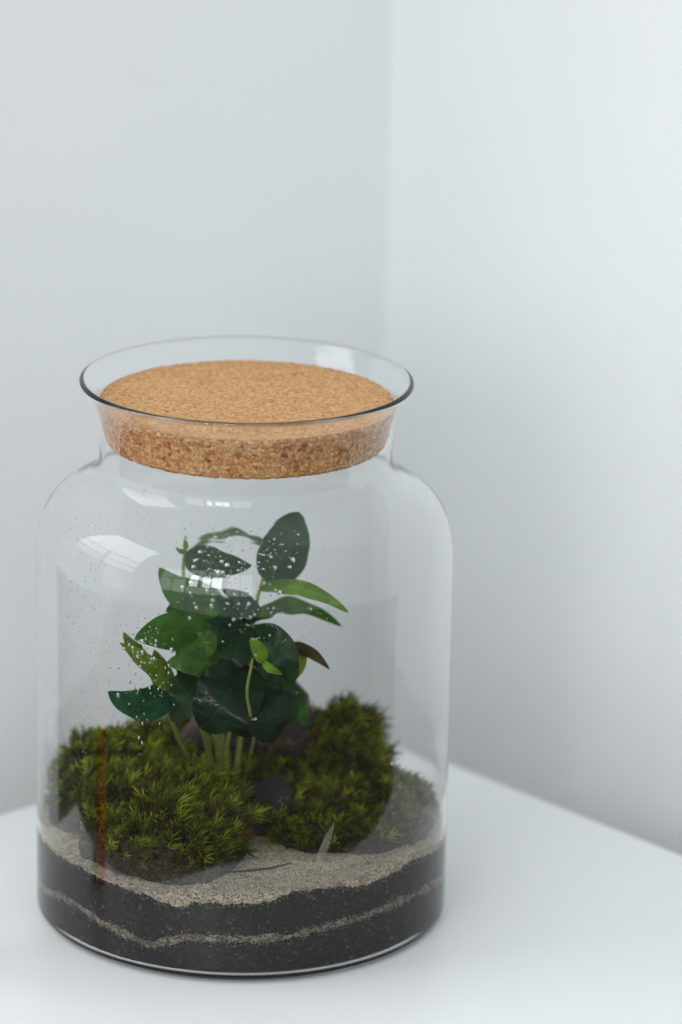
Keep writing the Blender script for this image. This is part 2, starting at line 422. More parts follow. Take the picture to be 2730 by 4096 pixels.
# ------------------------------------------------------------------ layered substrate
RS = 0.0936
band_c = [(-79, 16.8), (-69, 18.0), (-61, 21.9), (-51, 22.2), (-43, 19.5), (-36, 17.9), (-27, 15.0), (-24, 14.8), (-16, 20.6), (-7, 21.3), (3, 21.5), (13, 22.1), (24, 24.7), (32, 25.3), (40, 26.2), (51, 26.8), (61, 25.8), (74, 22.4), (87, 20)]
sandbot = [(-79, 40.2), (-63, 41.0), (-51, 41.6), (-44, 40.2), (-37, 39.6), (-32, 38.3), (-26, 37.9), (-21, 35.3), (-17, 34.6), (-12, 38.6), (-5, 38.0), (4, 38.5), (12, 41.4), (14, 43.4), (26, 42.6), (35, 40.4), (45, 41.9), (55, 43.5), (75, 38.4)]
sandtop = [(-79, 42.1), (-59, 42.7), (-45, 41.7), (-37, 41.3), (-32, 40.1), (-27, 39.2), (-20, 42.3), (-13, 44.5), (-9, 41.8), (-3, 43.7), (2, 44.4), (12, 44.9), (25, 44.2), (35, 45.3), (52, 46.1), (56, 47.6), (75, 41.2)]
def circ(tab, back):
    a = [t[0] for t in tab]; z = [t[1] for t in tab]
    a = a + [110, 180, 250]; z = z + [back, back, back]
    a = a + [a[0]+360]; z = z + [z[0]]
    a = np.array([a[-2]-360]+a); z = np.array([z[-2]]+z)
    def f(deg):
        d = (np.asarray(deg, float)+79) % 360 - 79
        return np.interp(d, a, z)*0.001
    return f
f_band, f_sb, f_st = circ(band_c, 22), circ(sandbot, 43), circ(sandtop, 46.5)
def jag(deg, seed, amp):
    out = []
    for d in np.atleast_1d(deg):
        a = math.radians(d)
        out.append(amp*(noise.fractal(Vector((math.cos(a)*22+seed, math.sin(a)*22, seed)), 0.65, 2.2, 7)))
    return np.array(out)
SEG = 1440
TH = np.linspace(-180, 180, SEG, endpoint=False)
# angle convention: deg 0 = towards the camera (-Y), positive to the right (+X)
CX, CYY = np.sin(np.radians(TH)), -np.cos(np.radians(TH))
th_band = 0.0015*(1+0.75*np.array([noise.noise(Vector((c*9, s*9, 3.3))) for c, s in zip(CX, CYY)]))
b_lo = f_band(TH)-th_band+jag(TH, 1.0, 0.0010)
b_hi = f_band(TH)+th_band+jag(TH, 2.0, 0.0010)
s_lo = f_sb(TH)+jag(TH, 5.0, 0.0012)
s_hi = np.maximum(f_st(TH)+jag(TH, 6.0, 0.0004), s_lo+0.0006)

def layer(name, lo, hi, mat, parent, cap_lo=True, cap_hi=True, fillet=0.0):
    rows = 7; V = []; 
    for k in range(rows+1):
        z = lo+(hi-lo)*k/rows
        rr = RS + 0.0001*np.array([noise.noise(Vector((c*120, s*120, float(zz)*1200))) for c, s, zz in zip(CX, CYY, z)])
        if fillet:
            rr = rr - fillet*np.clip(1-(z-lo)/fillet, 0, 1)**2
        V.append(np.stack([rr*CX, rr*CYY, z], -1))
    caps = []
    if cap_lo: V.insert(0, np.stack([0.05*CX, 0.05*CYY, lo+0.0001], -1))
    if cap_hi: V.append(np.stack([0.05*CX, 0.05*CYY, hi-0.0001], -1))
    n = len(V); V = np.concatenate(V)
    j = np.arange(n-1)[:, None]*SEG; i = np.arange(SEG)[None]; i2 = (i+1) % SEG
    F = np.stack([j+i, j+i2, j+SEG+i2, j+SEG+i], -1).reshape(-1, 4)
    return obj(name, mesh_np(name, V, F), mat, parent)

sub = empty('layered_substrate', (0, 0, 0.005))
tag(sub, 'bands of dark soil and pale sand filling the bottom of the jar', 'soil layers')
tag(layer('soil_layer', np.full(SEG, 0.0034), b_lo, M_soil, sub, fillet=0.003), 'lower black soil layer')
M_band = mat_grain('band_sand', [(0.0, (0.03, 0.024, 0.018)), (0.2, (0.11, 0.09, 0.065)), (0.6, (0.22, 0.19, 0.145)), (1.0, (0.40, 0.36, 0.29))], 1300, 0.9, 0.6, (160, (0.5, 0.45, 0.38), 0.45, 0.68))
tag(layer('sand_band', b_lo, b_hi, M_band, sub), 'thin wavy pale sand line between the dark soils')
tag(layer('soil_layer', b_hi, s_lo, M_soil, sub), 'upper black soil layer')

def sand_z(x, y):
    r = math.hypot(x, y); d = math.degrees(math.atan2(x, -y))
    e = float(f_st(d)); base = 0.0445 + max(0, y+0.02)*0.03
    k = min(1, max(0, (RS-r)/0.016)); k = k*k*(3-2*k)
    return e*(1-k)+base*k + 0.0012*k*fnoise(x, y, 0.3, 45, 3) + 0.0003*fnoise(x, y, 2, 400, 2)
rad = np.concatenate([np.linspace(RS, 0.06, 60), np.linspace(0.058, 0.003, 40)])
V = [np.stack([RS*CX, RS*CYY, s_lo], -1)]
SUBS = slice(None, None, 2)
for k, r in enumerate(rad):
    z = s_hi if k == 0 else np.array([sand_z(r*c, r*s) for c, s in zip(CX[SUBS], CYY[SUBS])])
    if k == 0:
        V.append(np.stack([r*CX, r*CYY, z], -1))
    else:
        zz = np.repeat(z, 2)
        if k == 1: zz = 0.7*s_hi+0.3*zz
        V.append(np.stack([r*CX, r*CYY, zz], -1))
n = len(V); V = np.concatenate(V)
j = np.arange(n-1)[:, None]*SEG; i = np.arange(SEG)[None]; i2 = (i+1) % SEG
F = np.stack([j+i, j+i2, j+SEG+i2, j+SEG+i], -1).reshape(-1, 4)
sand = tag(obj('sand_layer', mesh_np('sand_layer', V, F), M_sand, sub), 'pale sand surface on top of the dark soil')

def grains():
    o = np.array([(1, 0, 0), (-1, 0, 0), (0, 1, 0), (0, -1, 0), (0, 0, 1), (0, 0, -1)], float)
    f = np.array([(0, 2, 4), (2, 1, 4), (1, 3, 4), (3, 0, 4), (2, 0, 5), (1, 2, 5), (3, 1, 5), (0, 3, 5)])
    P = []; S = []
    while len(P) < 9000:
        a = rng.uniform(-math.pi, math.pi); r = RS*math.sqrt(rng.uniform(0, 1))
        x, y = r*math.sin(a), -r*math.cos(a)
        if y > 0.02 or r > RS-0.0006: continue
        P.append((x, y, sand_z(x, y)+0.0001)); S.append(rng.uniform(0.00015, 0.00036))
    P = np.array(P); S = np.array(S); m = len(P)
    V = P[:, None]+o[None]*S[:, None, None]*rng.uniform(0.6, 1.3, (m, 6, 1))
    F = (f[None]+np.arange(m)[:, None, None]*6).reshape(-1, 3)
    c = np.array([(0.45, 0.41, 0.33), (0.62, 0.59, 0.53), (0.30, 0.25, 0.18), (0.10, 0.08, 0.06), (0.75, 0.73, 0.68)])
    cc = c[rng.choice(5, m, p=[.4, .25, .2, .08, .07])]
    me = mesh_np('sand_grains', V.reshape(-1, 3), F); vcol(me, np.repeat(cc, 6, 0))
    o = obj('sand_grains', me, M_grain, sand, smooth=False)
    o.matrix_parent_inverse = Matrix.Identity(4)
    return tag(o, kind='stuff')
grains()
def spilled():
    # loose sand grains caught between soil and glass round the sand lines, and soil crumbs in the sand
    o = np.array([(1, 0, 0), (-1, 0, 0), (0, 1, 0), (0, -1, 0), (0, 0, 1), (0, 0, -1)], float)
    f = np.array([(0, 2, 4), (2, 1, 4), (1, 3, 4), (3, 0, 4), (2, 0, 5), (1, 2, 5), (3, 1, 5), (0, 3, 5)])
    P = []; S = []; C = []
    def put(i, z, col, s):
        rr = RS+0.00005
        P.append((rr*CX[i], rr*CYY[i], z)); S.append(s); C.append(col)
    for _ in range(5200):
        i = int(rng.integers(0, SEG)); k = rng.uniform()
        if k < 0.34: z = b_lo[i]-abs(rng.normal(0, 0.0008))
        elif k < 0.62: z = b_hi[i]+abs(rng.normal(0, 0.0009))
        else: z = s_lo[i]-abs(rng.normal(0, 0.0011))
        c = np.array((0.45, 0.38, 0.27))*rng.uniform(0.45, 1.4); put(i, z, c, rng.uniform(0.0001, 0.00026))
    for _ in range(1800):
        i = int(rng.integers(0, SEG)); k = rng.uniform()
        z = b_lo[i]+(b_hi[i]-b_lo[i])*rng.uniform() if k < 0.5 else s_lo[i]+abs(rng.normal(0, 0.0008))
        put(i, z, np.array((0.03, 0.026, 0.02)), rng.uniform(0.00012, 0.0003))
    for _ in range(450):
        i = int(rng.integers(0, SEG)); z = rng.uniform(0.006, 0.040)
        c = np.array((0.095, 0.08, 0.065))*rng.uniform(0.2, 1.5); put(i, z, c, rng.uniform(0.0001, 0.00035))
    P = np.array(P); S = np.array(S); C = np.array(C); m = len(P)
    V = P[:, None]+o[None]*S[:, None, None]*rng.uniform(0.6, 1.3, (m, 6, 1))
    F = (f[None]+np.arange(m)[:, None, None]*6).reshape(-1, 3)
    me = mesh_np('loose_grains', V.reshape(-1, 3), F); vcol(me, np.repeat(C, 6, 0))
    tag(obj('loose_grains', me, M_grain, sub, smooth=False), kind='stuff')
spilled()

# ------------------------------------------------------------------ stones, twigs
def blob(name, c, r, rot, seed, mat, facet=0.25, sub_=4):
    bm = bmesh.new(); bmesh.ops.create_icosphere(bm, subdivisions=sub_, radius=1.0)
    planes = [(Vector((random.Random(seed+k).uniform(-1, 1), random.Random(seed+50+k).uniform(-1, 1), random.Random(seed+90+k).uniform(-1, 1))).normalized(), random.Random(seed+7*k).uniform(0.6, 0.9)) for k in range(9)]
    for v in bm.verts:
        for nrm, d in planes:
            e = v.co.dot(nrm)-d
            if e > 0: v.co -= nrm*e*0.85
        q = v.co.copy()
        v.co += v.co.normalized()*(0.10*noise.fractal(q*1.8+Vector((seed, 0, 0)), 1, 2, 4)+0.03*noise.noise(q*9))
        v.co = Vector((v.co.x*r[0], v.co.y*r[1], v.co.z*r[2]))
    me = bpy.data.meshes.new(name); bm.to_mesh(me); bm.free()
    o = obj(name, me, mat); o.location = c; o.rotation_euler = rot
    return o
tag(blob('stone', (0.002, 0.036, 0.066), (0.034, 0.020, 0.036), (0, 0.1, 0.2), 3, M_stone_brown), 'brownish purple stone half hidden behind the leafy plant', 'stone')
tag(blob('slate_stone', (0.0125, -0.014, 0.044), (0.022, 0.017, 0.025), (0.1, 0.15, 0.4), 11, M_slate), 'dark blue grey slate between the two moss mounds', 'stone')

def tube(name, pts, radii, mat, parent=None, seg=10, smooth_n=6):
    pts = [Vector(p) for p in pts]; n = len(pts)
    P = []; R = []
    for k in range(n-1):
        p0 = pts[max(k-1, 0)]; p1 = pts[k]; p2 = pts[k+1]; p3 = pts[min(k+2, n-1)]
        for s in range(smooth_n):
            t = s/smooth_n
            P.append(0.5*((2*p1)+(-p0+p2)*t+(2*p0-5*p1+4*p2-p3)*t*t+(-p0+3*p1-3*p2+p3)*t**3)); R.append(radii[k]*(1-t)+radii[k+1]*t)
    P.append(pts[-1]); R.append(radii[-1])
    V = []; F = []
    for k, p in enumerate(P):
        t = (P[min(k+1, len(P)-1)]-P[max(k-1, 0)]).normalized()
        a = t.cross(Vector((0.3, 0.9, 0.2))).normalized(); b = t.cross(a)
        for s in range(seg):
            an = 2*math.pi*s/seg
            V.append(p+(a*math.cos(an)+b*math.sin(an))*R[k])
    for k in range(len(P)-1):
        for s in range(seg):
            s2 = (s+1) % seg
            F.append((k*seg+s, k*seg+s2, (k+1)*seg+s2, (k+1)*seg+s))
    F.append(tuple(reversed(range(seg)))); F.append(tuple((len(P)-1)*seg+s for s in range(seg)))
    return obj(name, mesh(name, V, F), mat, parent)

def on_sand(px, py, dz=0.0):
    """point of the sand surface seen at photo pixel"""
    d = ray(px, py); z = 0.0445
    for _ in range(6):
        t = (z-CAM[2])/d[2]; p = CAM+d*t; z = sand_z(p[0], p[1])+dz
    return p

tag(tube('root_strand', [on_sand(900, 3488, .0004), on_sand(980, 3482, .0006), on_sand(1060, 3474, .0006), on_sand(1120, 3462, .0008), on_sand(1165, 3448, .0006)],
         [0.0003, 0.0005, 0.0005, 0.0004, 0.0002], M_root), 'thin dark root lying across the open sand', 'root')

# ------------------------------------------------------------------ moss
def in_jar(x, y, lim): 
    return math.hypot(x, y) < lim

def cushion(label, c, rad, ztop, nshoot, seed, rot=0.0, power=0.55, length=(0.003, 0.0065), hue=0.0, lum=1.0, rough=0.006, sweep=(0.4, -0.5)):
    r_ = np.random.default_rng(seed)
    cx, cy = c; ca, sa = math.cos(rot), math.sin(rot)
    def dome(u, v):
        x = cx + (u*rad[0])*ca - (v*rad[1])*sa; y = cy + (u*rad[0])*sa + (v*rad[1])*ca
        rr = u*u+v*v
        z0 = 0.0435
        h = (ztop-z0)*max(0, 1-rr)**power
        z = z0 + h + rough*(0.35+0.65*max(0, 1-rr))*noise.fractal(Vector((x*55+seed, y*55, 0.5)), 1, 2, 3)
        q = math.hypot(x, y)
        if q > 0.0895: x, y = x*0.0895/q, y*0.0895/q
        return Vector((x, y, z))
    root = empty('moss_cushion', (cx, cy, 0.044)); tag(root, label, 'moss', 'moss cushions in the jar')
    V = [dome(0, 0)]; F = []; NR, NA = 16, 64
    for a in range(1, NR+1):
        for b in range(NA):
            t = 2*math.pi*b/NA; k = a/NR
            p = dome(k*math.cos(t), k*math.sin(t)); p.z -= 0.0012
            V.append(p)
    for b in range(NA): F.append((0, 1+b, 1+(b+1) % NA))
    for a in range(NR-1):
        for b in range(NA):
            b2 = (b+1) % NA
            F.append((1+a*NA+b, 1+(a+1)*NA+b, 1+(a+1)*NA+b2, 1+a*NA+b2))
    obj('peat_core', mesh('peat_core', V, F), M_peat, root)
    # shoots
    P = []; D = []; 
    for k in range(nshoot):
        t = r_.uniform(0, 2*math.pi); q = math.sqrt(r_.uniform(0, 1))*0.99
        u, v = q*math.cos(t), q*math.sin(t)
        p = dome(u, v)
        e = 0.04
        n = (dome(u+e, v)-dome(u-e, v)).cross(dome(u, v+e)-dome(u, v-e)).normalized()
        if n.z < 0: n = -n
        if math.hypot(p.x, p.y) > 0.0892 and r_.uniform() < 0.5: continue
        d = (n*0.75+Vector((0, 0, 0.45))+Vector(r_.normal(0, 0.28, 3))).normalized()
        P.append(p); D.append(d)
    P = np.array(P); D = np.array(D); m = len(P); B = 15
    L = r_.uniform(length[0], length[1], m)*r_.choice([0.7, 1.0, 1.35], m)
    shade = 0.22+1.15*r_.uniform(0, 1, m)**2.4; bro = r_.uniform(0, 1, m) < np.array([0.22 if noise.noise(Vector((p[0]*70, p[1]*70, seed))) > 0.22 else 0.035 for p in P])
    # blades
    al = np.repeat(P, B, 0); dl = np.repeat(D, B, 0); Ls = np.repeat(L, B); sh = np.repeat(shade, B); br = np.repeat(bro, B)
    M_ = m*B
    idx = np.tile(np.arange(B), m)
    phi = idx*2.39996+np.repeat(r_.uniform(0, 6.28, m), B)
    tmp = np.where(np.abs(dl[:, 2:3]) > 0.9, np.array([[1.0, 0, 0]]), np.array([[0, 0, 1.0]]))
    e1 = np.cross(dl, tmp); e1 /= np.linalg.norm(e1, axis=1)[:, None]; e2 = np.cross(dl, e1)
    rad_d = e1*np.cos(phi)[:, None]+e2*np.sin(phi)[:, None]
    hfrac = idx/B
    p0 = al + dl*(Ls*0.75*hfrac)[:, None] - dl*0.0012
    bl = Ls*r_.uniform(0.55, 1.0, M_)*(1.0-0.25*hfrac)
    sw = np.array([sweep[0], sweep[1], -0.25])
    open_ = r_.uniform(0.2, 0.7, M_)*(1-0.5*hfrac)
    d0 = dl+rad_d*open_[:, None]; d0 /= np.linalg.norm(d0, axis=1)[:, None]
    bend = rad_d*0.40+sw[None]*0.75+r_.normal(0, 0.25, (M_, 3))
    ts = np.array([0.0, 0.35, 0.7, 1.0]); ws = np.array([0.55, 1.0, 0.7, 0.0])
    wid = bl*r_.uniform(0.026, 0.046, M_)+0.00005
    pts = [p0+d0*(bl*t)[:, None]+bend*(bl*t*t*0.42)[:, None] for t in ts]
    side = np.cross(d0, np.array([[0.0, -0.955, 0.297]])+r_.normal(0, 0.7, (M_, 3))); side /= np.linalg.norm(side, axis=1)[:, None]+1e-9
    vv = []
    for k in range(3):
        vv += [pts[k]-side*(wid*ws[k])[:, None], pts[k]+side*(wid*ws[k])[:, None]]
    vv.append(pts[3])
    Vx = np.stack(vv, 1)                                   # (M,7,3)
    tri = np.array([(0, 1, 3), (0, 3, 2), (2, 3, 5), (2, 5, 4), (4, 5, 6)])
    Fx = (tri[None]+np.arange(M_)[:, None, None]*7).reshape(-1, 3)
    q = np.hypot(Vx[..., 0], Vx[..., 1]); k = np.minimum(1, 0.0922/np.maximum(q, 1e-6))
    Vx[..., 0] *= k; Vx[..., 1] *= k
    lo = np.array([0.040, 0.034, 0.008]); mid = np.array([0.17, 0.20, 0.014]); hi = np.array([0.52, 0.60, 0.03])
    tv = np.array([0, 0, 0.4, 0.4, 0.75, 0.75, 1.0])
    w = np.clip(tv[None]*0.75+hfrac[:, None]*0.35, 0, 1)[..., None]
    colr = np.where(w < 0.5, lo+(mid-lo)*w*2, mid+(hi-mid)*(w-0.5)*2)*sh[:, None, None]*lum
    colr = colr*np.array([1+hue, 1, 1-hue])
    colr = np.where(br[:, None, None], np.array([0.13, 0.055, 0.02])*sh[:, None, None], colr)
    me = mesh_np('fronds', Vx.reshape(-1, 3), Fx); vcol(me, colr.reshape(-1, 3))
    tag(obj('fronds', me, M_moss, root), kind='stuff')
    return root

cushion('big dark green moss mound at the front left against the sand', (-0.035, -0.037), (0.039, 0.054), 0.0690, 2100, 21, rot=0.05, lum=0.9, power=0.36, length=(0.0035, 0.0085), rough=0.011)
cushion('moss clump against the left side of the glass, coloured paler as if backlit', (-0.063, 0.008), (0.028, 0.040), 0.0740, 1000, 22, lum=1.3, hue=-0.05, power=0.42, rough=0.010)  # raised lum puts light from behind into the moss colour
cushion('low moss behind the plant stems at the back', (-0.015, 0.040), (0.052, 0.042), 0.0695, 1200, 23, power=0.4, rough=0.010)
cushion('tall bushy moss tuft at the back right', (0.045, 0.042), (0.023, 0.024), 0.0765, 800, 24, length=(0.004, 0.009), lum=1.1, rough=0.016)
cushion('wide moss carpet sloping down on the right side', (0.044, -0.003), (0.045, 0.049), 0.0545, 2100, 25, lum=0.9, power=0.36, rot=0.2, rough=0.013)

def twig(label, a, b, r):
    a, b = Vector(a), Vector(b); mid = (a+b)/2+Vector((0.0004, 0, 0.0005))
    tag(tube('twig', [a, mid, b], [r, r*0.9, r*0.6], M_twig, seg=7), label, 'twig')
twig('short brown twig stuck low in the front moss mound', U(718, 3407, -0.080), U(807, 3446, -0.078), 0.0005)
twig('thin brown twig standing upright in the left front moss', U(604, 3266, -0.066), U(574, 3352, -0.068), 0.00035)
twig('orange brown stalk leaning at the front edge of right moss', U(1502, 3425, -0.045), U(1468, 3496, -0.060), 0.0006)

# dry translucent blade leaning on the glass
def make_blade():
    a, b = Vector(U(1337, 3287, -0.078)), Vector(U(1252, 3488, -0.083))
    V = []; F = []; N = 12
    ax = (b-a); s = ax.cross(Vector((0, -0.955, 0.297))).normalized()
    for k in range(N+1):
        t = k/N; w = 0.0017*math.sin(math.pi*min(1, max(0.001, t)))**0.8
        c = a+ax*t+Vector((0, -0.0012*math.sin(math.pi*t), 0))
        V += [c-s*w, c+Vector((0, -0.0002, 0)), c+s*w]
    for k in range(N):
        for j in range(2): F.append((k*3+j, k*3+j+1, k*3+j+4, k*3+j+3))
    tag(obj('dry_blade', mesh('dry_blade', V, F), M_blade), 'narrow translucent dry leaf blade standing on the sand', 'dry leaf')
make_blade()

# ------------------------------------------------------------------ plant
plant = empty('leafy_plant', (-0.015, 0.0, 0.06))
tag(plant, 'dark green glossy leafed plant growing out of the moss', 'plant')
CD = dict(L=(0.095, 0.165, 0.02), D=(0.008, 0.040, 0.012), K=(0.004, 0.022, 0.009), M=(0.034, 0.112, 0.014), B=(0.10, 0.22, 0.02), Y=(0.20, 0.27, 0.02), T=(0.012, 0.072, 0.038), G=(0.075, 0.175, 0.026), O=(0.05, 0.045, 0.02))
def leaf(b, m, t, w, roll=0.0, col='D', wave=0.0, fold=0.22, blunt=0.5, seed=0):
    A, B_, C_ = Vector(Z(*b)), Vector(Z(*m)), Vector(Z(*t))
    N, K = 22, 8
    V = []; UV = []; F = []
    view = Vector((0, -0.955, 0.297))
    rs = random.Random(seed or hash((b, t)) % 9999)
    ph = rs.uniform(0, 6); tw = rs.uniform(-28, 28); B_ = B_ + Vector((0, rs.uniform(-0.007, 0.001), 0))
    for i in range(N+1):
        t_ = i/N
        # quadratic through the three points
        p = A*(2*(t_-0.5)*(t_-1)) + B_*(4*t_*(1-t_)) + C_*(2*t_*(t_-0.5))
        dt = A*(4*t_-3) + B_*(4-8*t_) + C_*(4*t_-1)
        ax = dt.normalized()
        s = ax.cross(view).normalized(); nn = s.cross(ax)
        R_ = Matrix.Rotation(math.radians(roll+tw*(t_-0.4)), 3, ax); s = R_ @ s; nn = R_ @ nn
        f = (math.sin(math.pi*t_**(0.75+0.4*(blunt-0.5)))**(0.72))
        if blunt >= 0.75: f = 0.45*f + 0.55*math.sqrt(max(0.0, 1-(2*t_**0.9-1)**2))
        f *= (1-0.12*t_)
        hw = w*0.5*f + 0.0002
        for j in range(K+1):
            q = (j/K-0.5)*2
            off = fold*abs(q)*hw - 0.10*hw*q*q
            off += (wave*1.4+0.03)*hw*abs(q)**1.5*math.sin(t_*17+ph+(2.1 if q > 0 else 0))
            V.append(p+s*(q*hw)*(1-0.05*fold)+nn*off); UV.append((t_, j/K))
    for i in range(N):
        for j in range(K):
            a = i*(K+1)+j
            F.append((a, a+1, a+K+2, a+K+1))
    me = mesh('leaf', V, F)
    ul = me.uv_layers.new(name='UVMap')
    for lp in me.loops: ul.data[lp.index].uv = UV[lp.vertex_index]
    o = obj('leaf', me, M_leaf, plant)
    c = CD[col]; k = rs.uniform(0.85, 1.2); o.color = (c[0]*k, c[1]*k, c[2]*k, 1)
    return o

leaf((975, 500, .004), (1085, 310, .012), (1165, 118, .018), .0245, 12, 'D', .03, .08, .75)
leaf((965, 285, .004), (740, 232, .020), (535, 312, .034), .013, 74, 'M', .08)
leaf((508, 345, .010), (690, 380, .002), (895, 400, -.008), .0165, 12, 'D', .06, .15)
leaf((740, 590, .0), (530, 575, -.010), (368, 415, -.018), .0185, 10, 'M', .05, .1, .4)
leaf((660, 585, .0), (530, 600, -.008), (405, 666, -.018), .0100, 5, 'M', .06)
leaf((890, 740, .0), (860, 610, .0), (725, 540, -.004), .0110, 25, 'D', .06)
leaf((870, 705, .004), (790, 655, .002), (700, 570, -.004), .0125, 5, 'D', .06)
leaf((938, 548, -.004), (1180, 505, -.016), (1446, 670, -.028), .0092, 35, 'B', .04)
leaf((905, 728, .0), (1110, 612, .006), (1410, 748, .012), .0095, 35, 'M', .16)
leaf((680, 800, -.018), (450, 775, -.030), (228, 820, -.036), .0190, 8, 'M', .05, .1, .65)
leaf((660, 770, -.024), (600, 850, -.036), (480, 890, -.042), .0120, -20, 'G', .05)
leaf((445, 1100, -.020), (330, 965, -.032), (145, 840, -.038), .0105, 28, 'L', .12, .25)
leaf((300, 900, -.018), (230, 850, -.020), (165, 780, -.020), .0065, 20, 'G', .05)
leaf((400, 1100, -.012), (385, 1000, -.020), (340, 880, -.026), .0110, 10, 'G', .05)
leaf((755, 970, -.026), (590, 925, -.038), (410, 955, -.044), .0140, 10, 'M', .06, .1, .7)
leaf((450, 1085, -.016), (280, 1172, -.030), (78, 1118, -.042), .0165, 10, 'T', .18, .1, .7)
leaf((640, 1000, -.022), (530, 1120, -.034), (435, 1290, -.034), .0200, 15, 'D', .06, .1, .7)
leaf((870, 965, -.030), (745, 1150, -.052), (600, 1330, -.050), .0310, 12, 'K', .05, .08, .8)
leaf((905, 1050, -.032), (985, 1230, -.050), (1015, 1402, -.044), .0230, -8, 'K', .06, .08, .8)
leaf((870, 1000, -.026), (860, 1200, -.044), (880, 1385, -.040), .0230, 0, 'K', .05, .1, .8)
leaf((890, 745, -.010), (800, 870, -.030), (760, 1030, -.034), .0165, 10, 'D', .05, .1, .7)
leaf((890, 785, -.010), (1035, 890, -.028), (1135, 1075, -.030), .0200, 10, 'D', .05, .1, .7)
leaf((1090, 880, -.010), (1210, 885, -.018), (1338, 992, -.024), .0070, 30, 'O', .05)
leaf((1155, 835, -.008), (1165, 940, -.014), (1125, 1055, -.018), .0070, 10, 'Y', .05)  # added yellow-green leaf stands in for a bright strip reflected in the glass
leaf((1070, 1090, -.018), (1160, 1180, -.026), (1195, 1320, -.030), .0100, 12, 'M', .06)
leaf((1000, 1020, -.022), (1080, 1150, -.032), (1110, 1320, -.036), .0150, 6, 'D', .06, .1, .7)
leaf((965, 952, -.060), (930, 880, -.062), (887, 814, -.060), .0070, 15, 'B', .03, .3)
leaf((955, 957, -.058), (1008, 972, -.060), (1066, 1022, -.060), .0045, 30, 'B', .03, .25)
leaf((740, 870, -.012), (655, 930, -.022), (600, 1030, -.026), .0150, 10, 'M', .05)
leaf((705, 680, .010), (690, 800, .006), (660, 920, .004), .0140, 15, 'T', .06)
leaf((750, 680, .008), (735, 800, .010), (740, 970, .006), .0130, 20, 'K', .06)
leaf((760, 630, .008), (620, 680, .010), (480, 700, .012), .0130, 5, 'T', .08)
leaf((880, 750, .016), (960, 790, .018), (1040, 800, .018), .0100, 10, 'D', .06)
leaf((900, 760, .010), (940, 850, .006), (950, 1000, .0), .0140, 10, 'K', .06)
leaf((640, 720, .006), (560, 860, -.005), (480, 1040, -.012), .0170, 10, 'K', .06)
leaf((520, 300, .010), (495, 310, .008), (465, 290, .006), .0025, 10, 'B', .03)
leaf((516, 300, .010), (520, 275, .010), (514, 240, .010), .0025, 10, 'B', .03)
for _k in range(12):                                  # inner foliage that fills the heart of the plant
    _r = random.Random(300+_k)
    _x, _y = _r.uniform(560, 980), _r.uniform(760, 1150)
    _a = _r.uniform(0.3, 2.8); _l = _r.uniform(150, 230); _Y = _r.uniform(-.02, .012)
    leaf((_x, _y, _Y+.006), (_x+math.cos(_a)*_l*.5, _y+math.sin(_a)*_l*.42, _Y), (_x+math.cos(_a)*_l, _y+math.sin(_a)*_l, _Y-.004), _r.uniform(.010, .016), _r.uniform(-20, 30), _r.choice('DKMT'), .08, seed=700+_k)
leaf((890, 1040, -.028), (720, 1020, -.04), (580, 1065, -.045), .0150, 14, 'K', .05)

def stem(pts, r0, r1):
    n = len(pts)
    tube('stem', [Z(*q) for q in pts], [r0+(r1-r0)*k/(n-1) for k in range(n)], M_stem, plant)
stem([(800, 1640, .0), (840, 1300, .002), (895, 780, .002), (925, 600, .002), (962, 470, .004)], .0014, .0007)
stem([(850, 1620, .0), (905, 1400, -.032), (893, 1285, -.057), (868, 1120, -.062), (893, 975, -.061), (900, 930, -.061)], .0008, .0006)
stem([(735, 1640, .004), (700, 1100, .006), (560, 700, .008), (506, 470, .010), (517, 300, .010)], .0014, .0007)
stem([(590, 1620, .002), (470, 1360, -.010), (415, 1210, -.018), (430, 1095, -.018)], .0013, .0009)
stem([(690, 1640, .0), (640, 1410, -.008), (605, 1290, -.014), (600, 1100, -.020)], .0014, .0010)
stem([(712, 1640, .002), (700, 1450, -.004), (690, 1310, -.010), (760, 1080, -.026)], .0013, .0010)
stem([(748, 1640, -.002), (752, 1480, -.008), (772, 1330, -.014), (850, 1010, -.028)], .0013, .0010)
stem([(905, 735, .002), (890, 745, -.004), (885, 770, -.009)], .0006, .0006)
stem([(1090, 1130, -.018), (980, 1050, -.015), (870, 950, -.005), (850, 930, .0)], .0006, .0008)
stem([(700, 1060, .004), (720, 980, -.010), (745, 965, -.022)], .0008, .0006)
stem([(655, 950, .006), (700, 850, -.004), (680, 800, -.014)], .0008, .0006)
stem([(570, 720, .008), (660, 640, .006), (735, 590, .002)], .0007, .0006)

# ------------------------------------------------------------------ condensation droplets on the inside of the glass
IN = inner_pts[inner_pts[:, 1] < 0.229]
def inner_hit(px, py):
    d = ray(px, py); best = None
    for (r0, z0), (r1, z1) in zip(IN[:-1], IN[1:]):
        if abs(z1-z0) < 1e-9: continue
        k = (r1-r0)/(z1-z0); a = d[0]**2+d[1]**2-(k*d[2])**2; rr = r0+k*(CAM[2]-z0)
        b = CAM[0]*d[0]+CAM[1]*d[1]-k*d[2]*rr; c = CAM[0]**2+CAM[1]**2-rr*rr; q = b*b-a*c
        if q < 0: continue
        t = (-b-math.sqrt(q))/a; X = CAM+d*t
        if min(z0, z1)-1e-9 <= X[2] <= max(z0, z1)+1e-9 and (best is None or t < best[0]):
            n = np.array([X[0], X[1], 0])/math.hypot(X[0], X[1]); n = np.array([n[0], n[1], -k]); n /= np.linalg.norm(n)
            best = (t, X, -n)
    return best
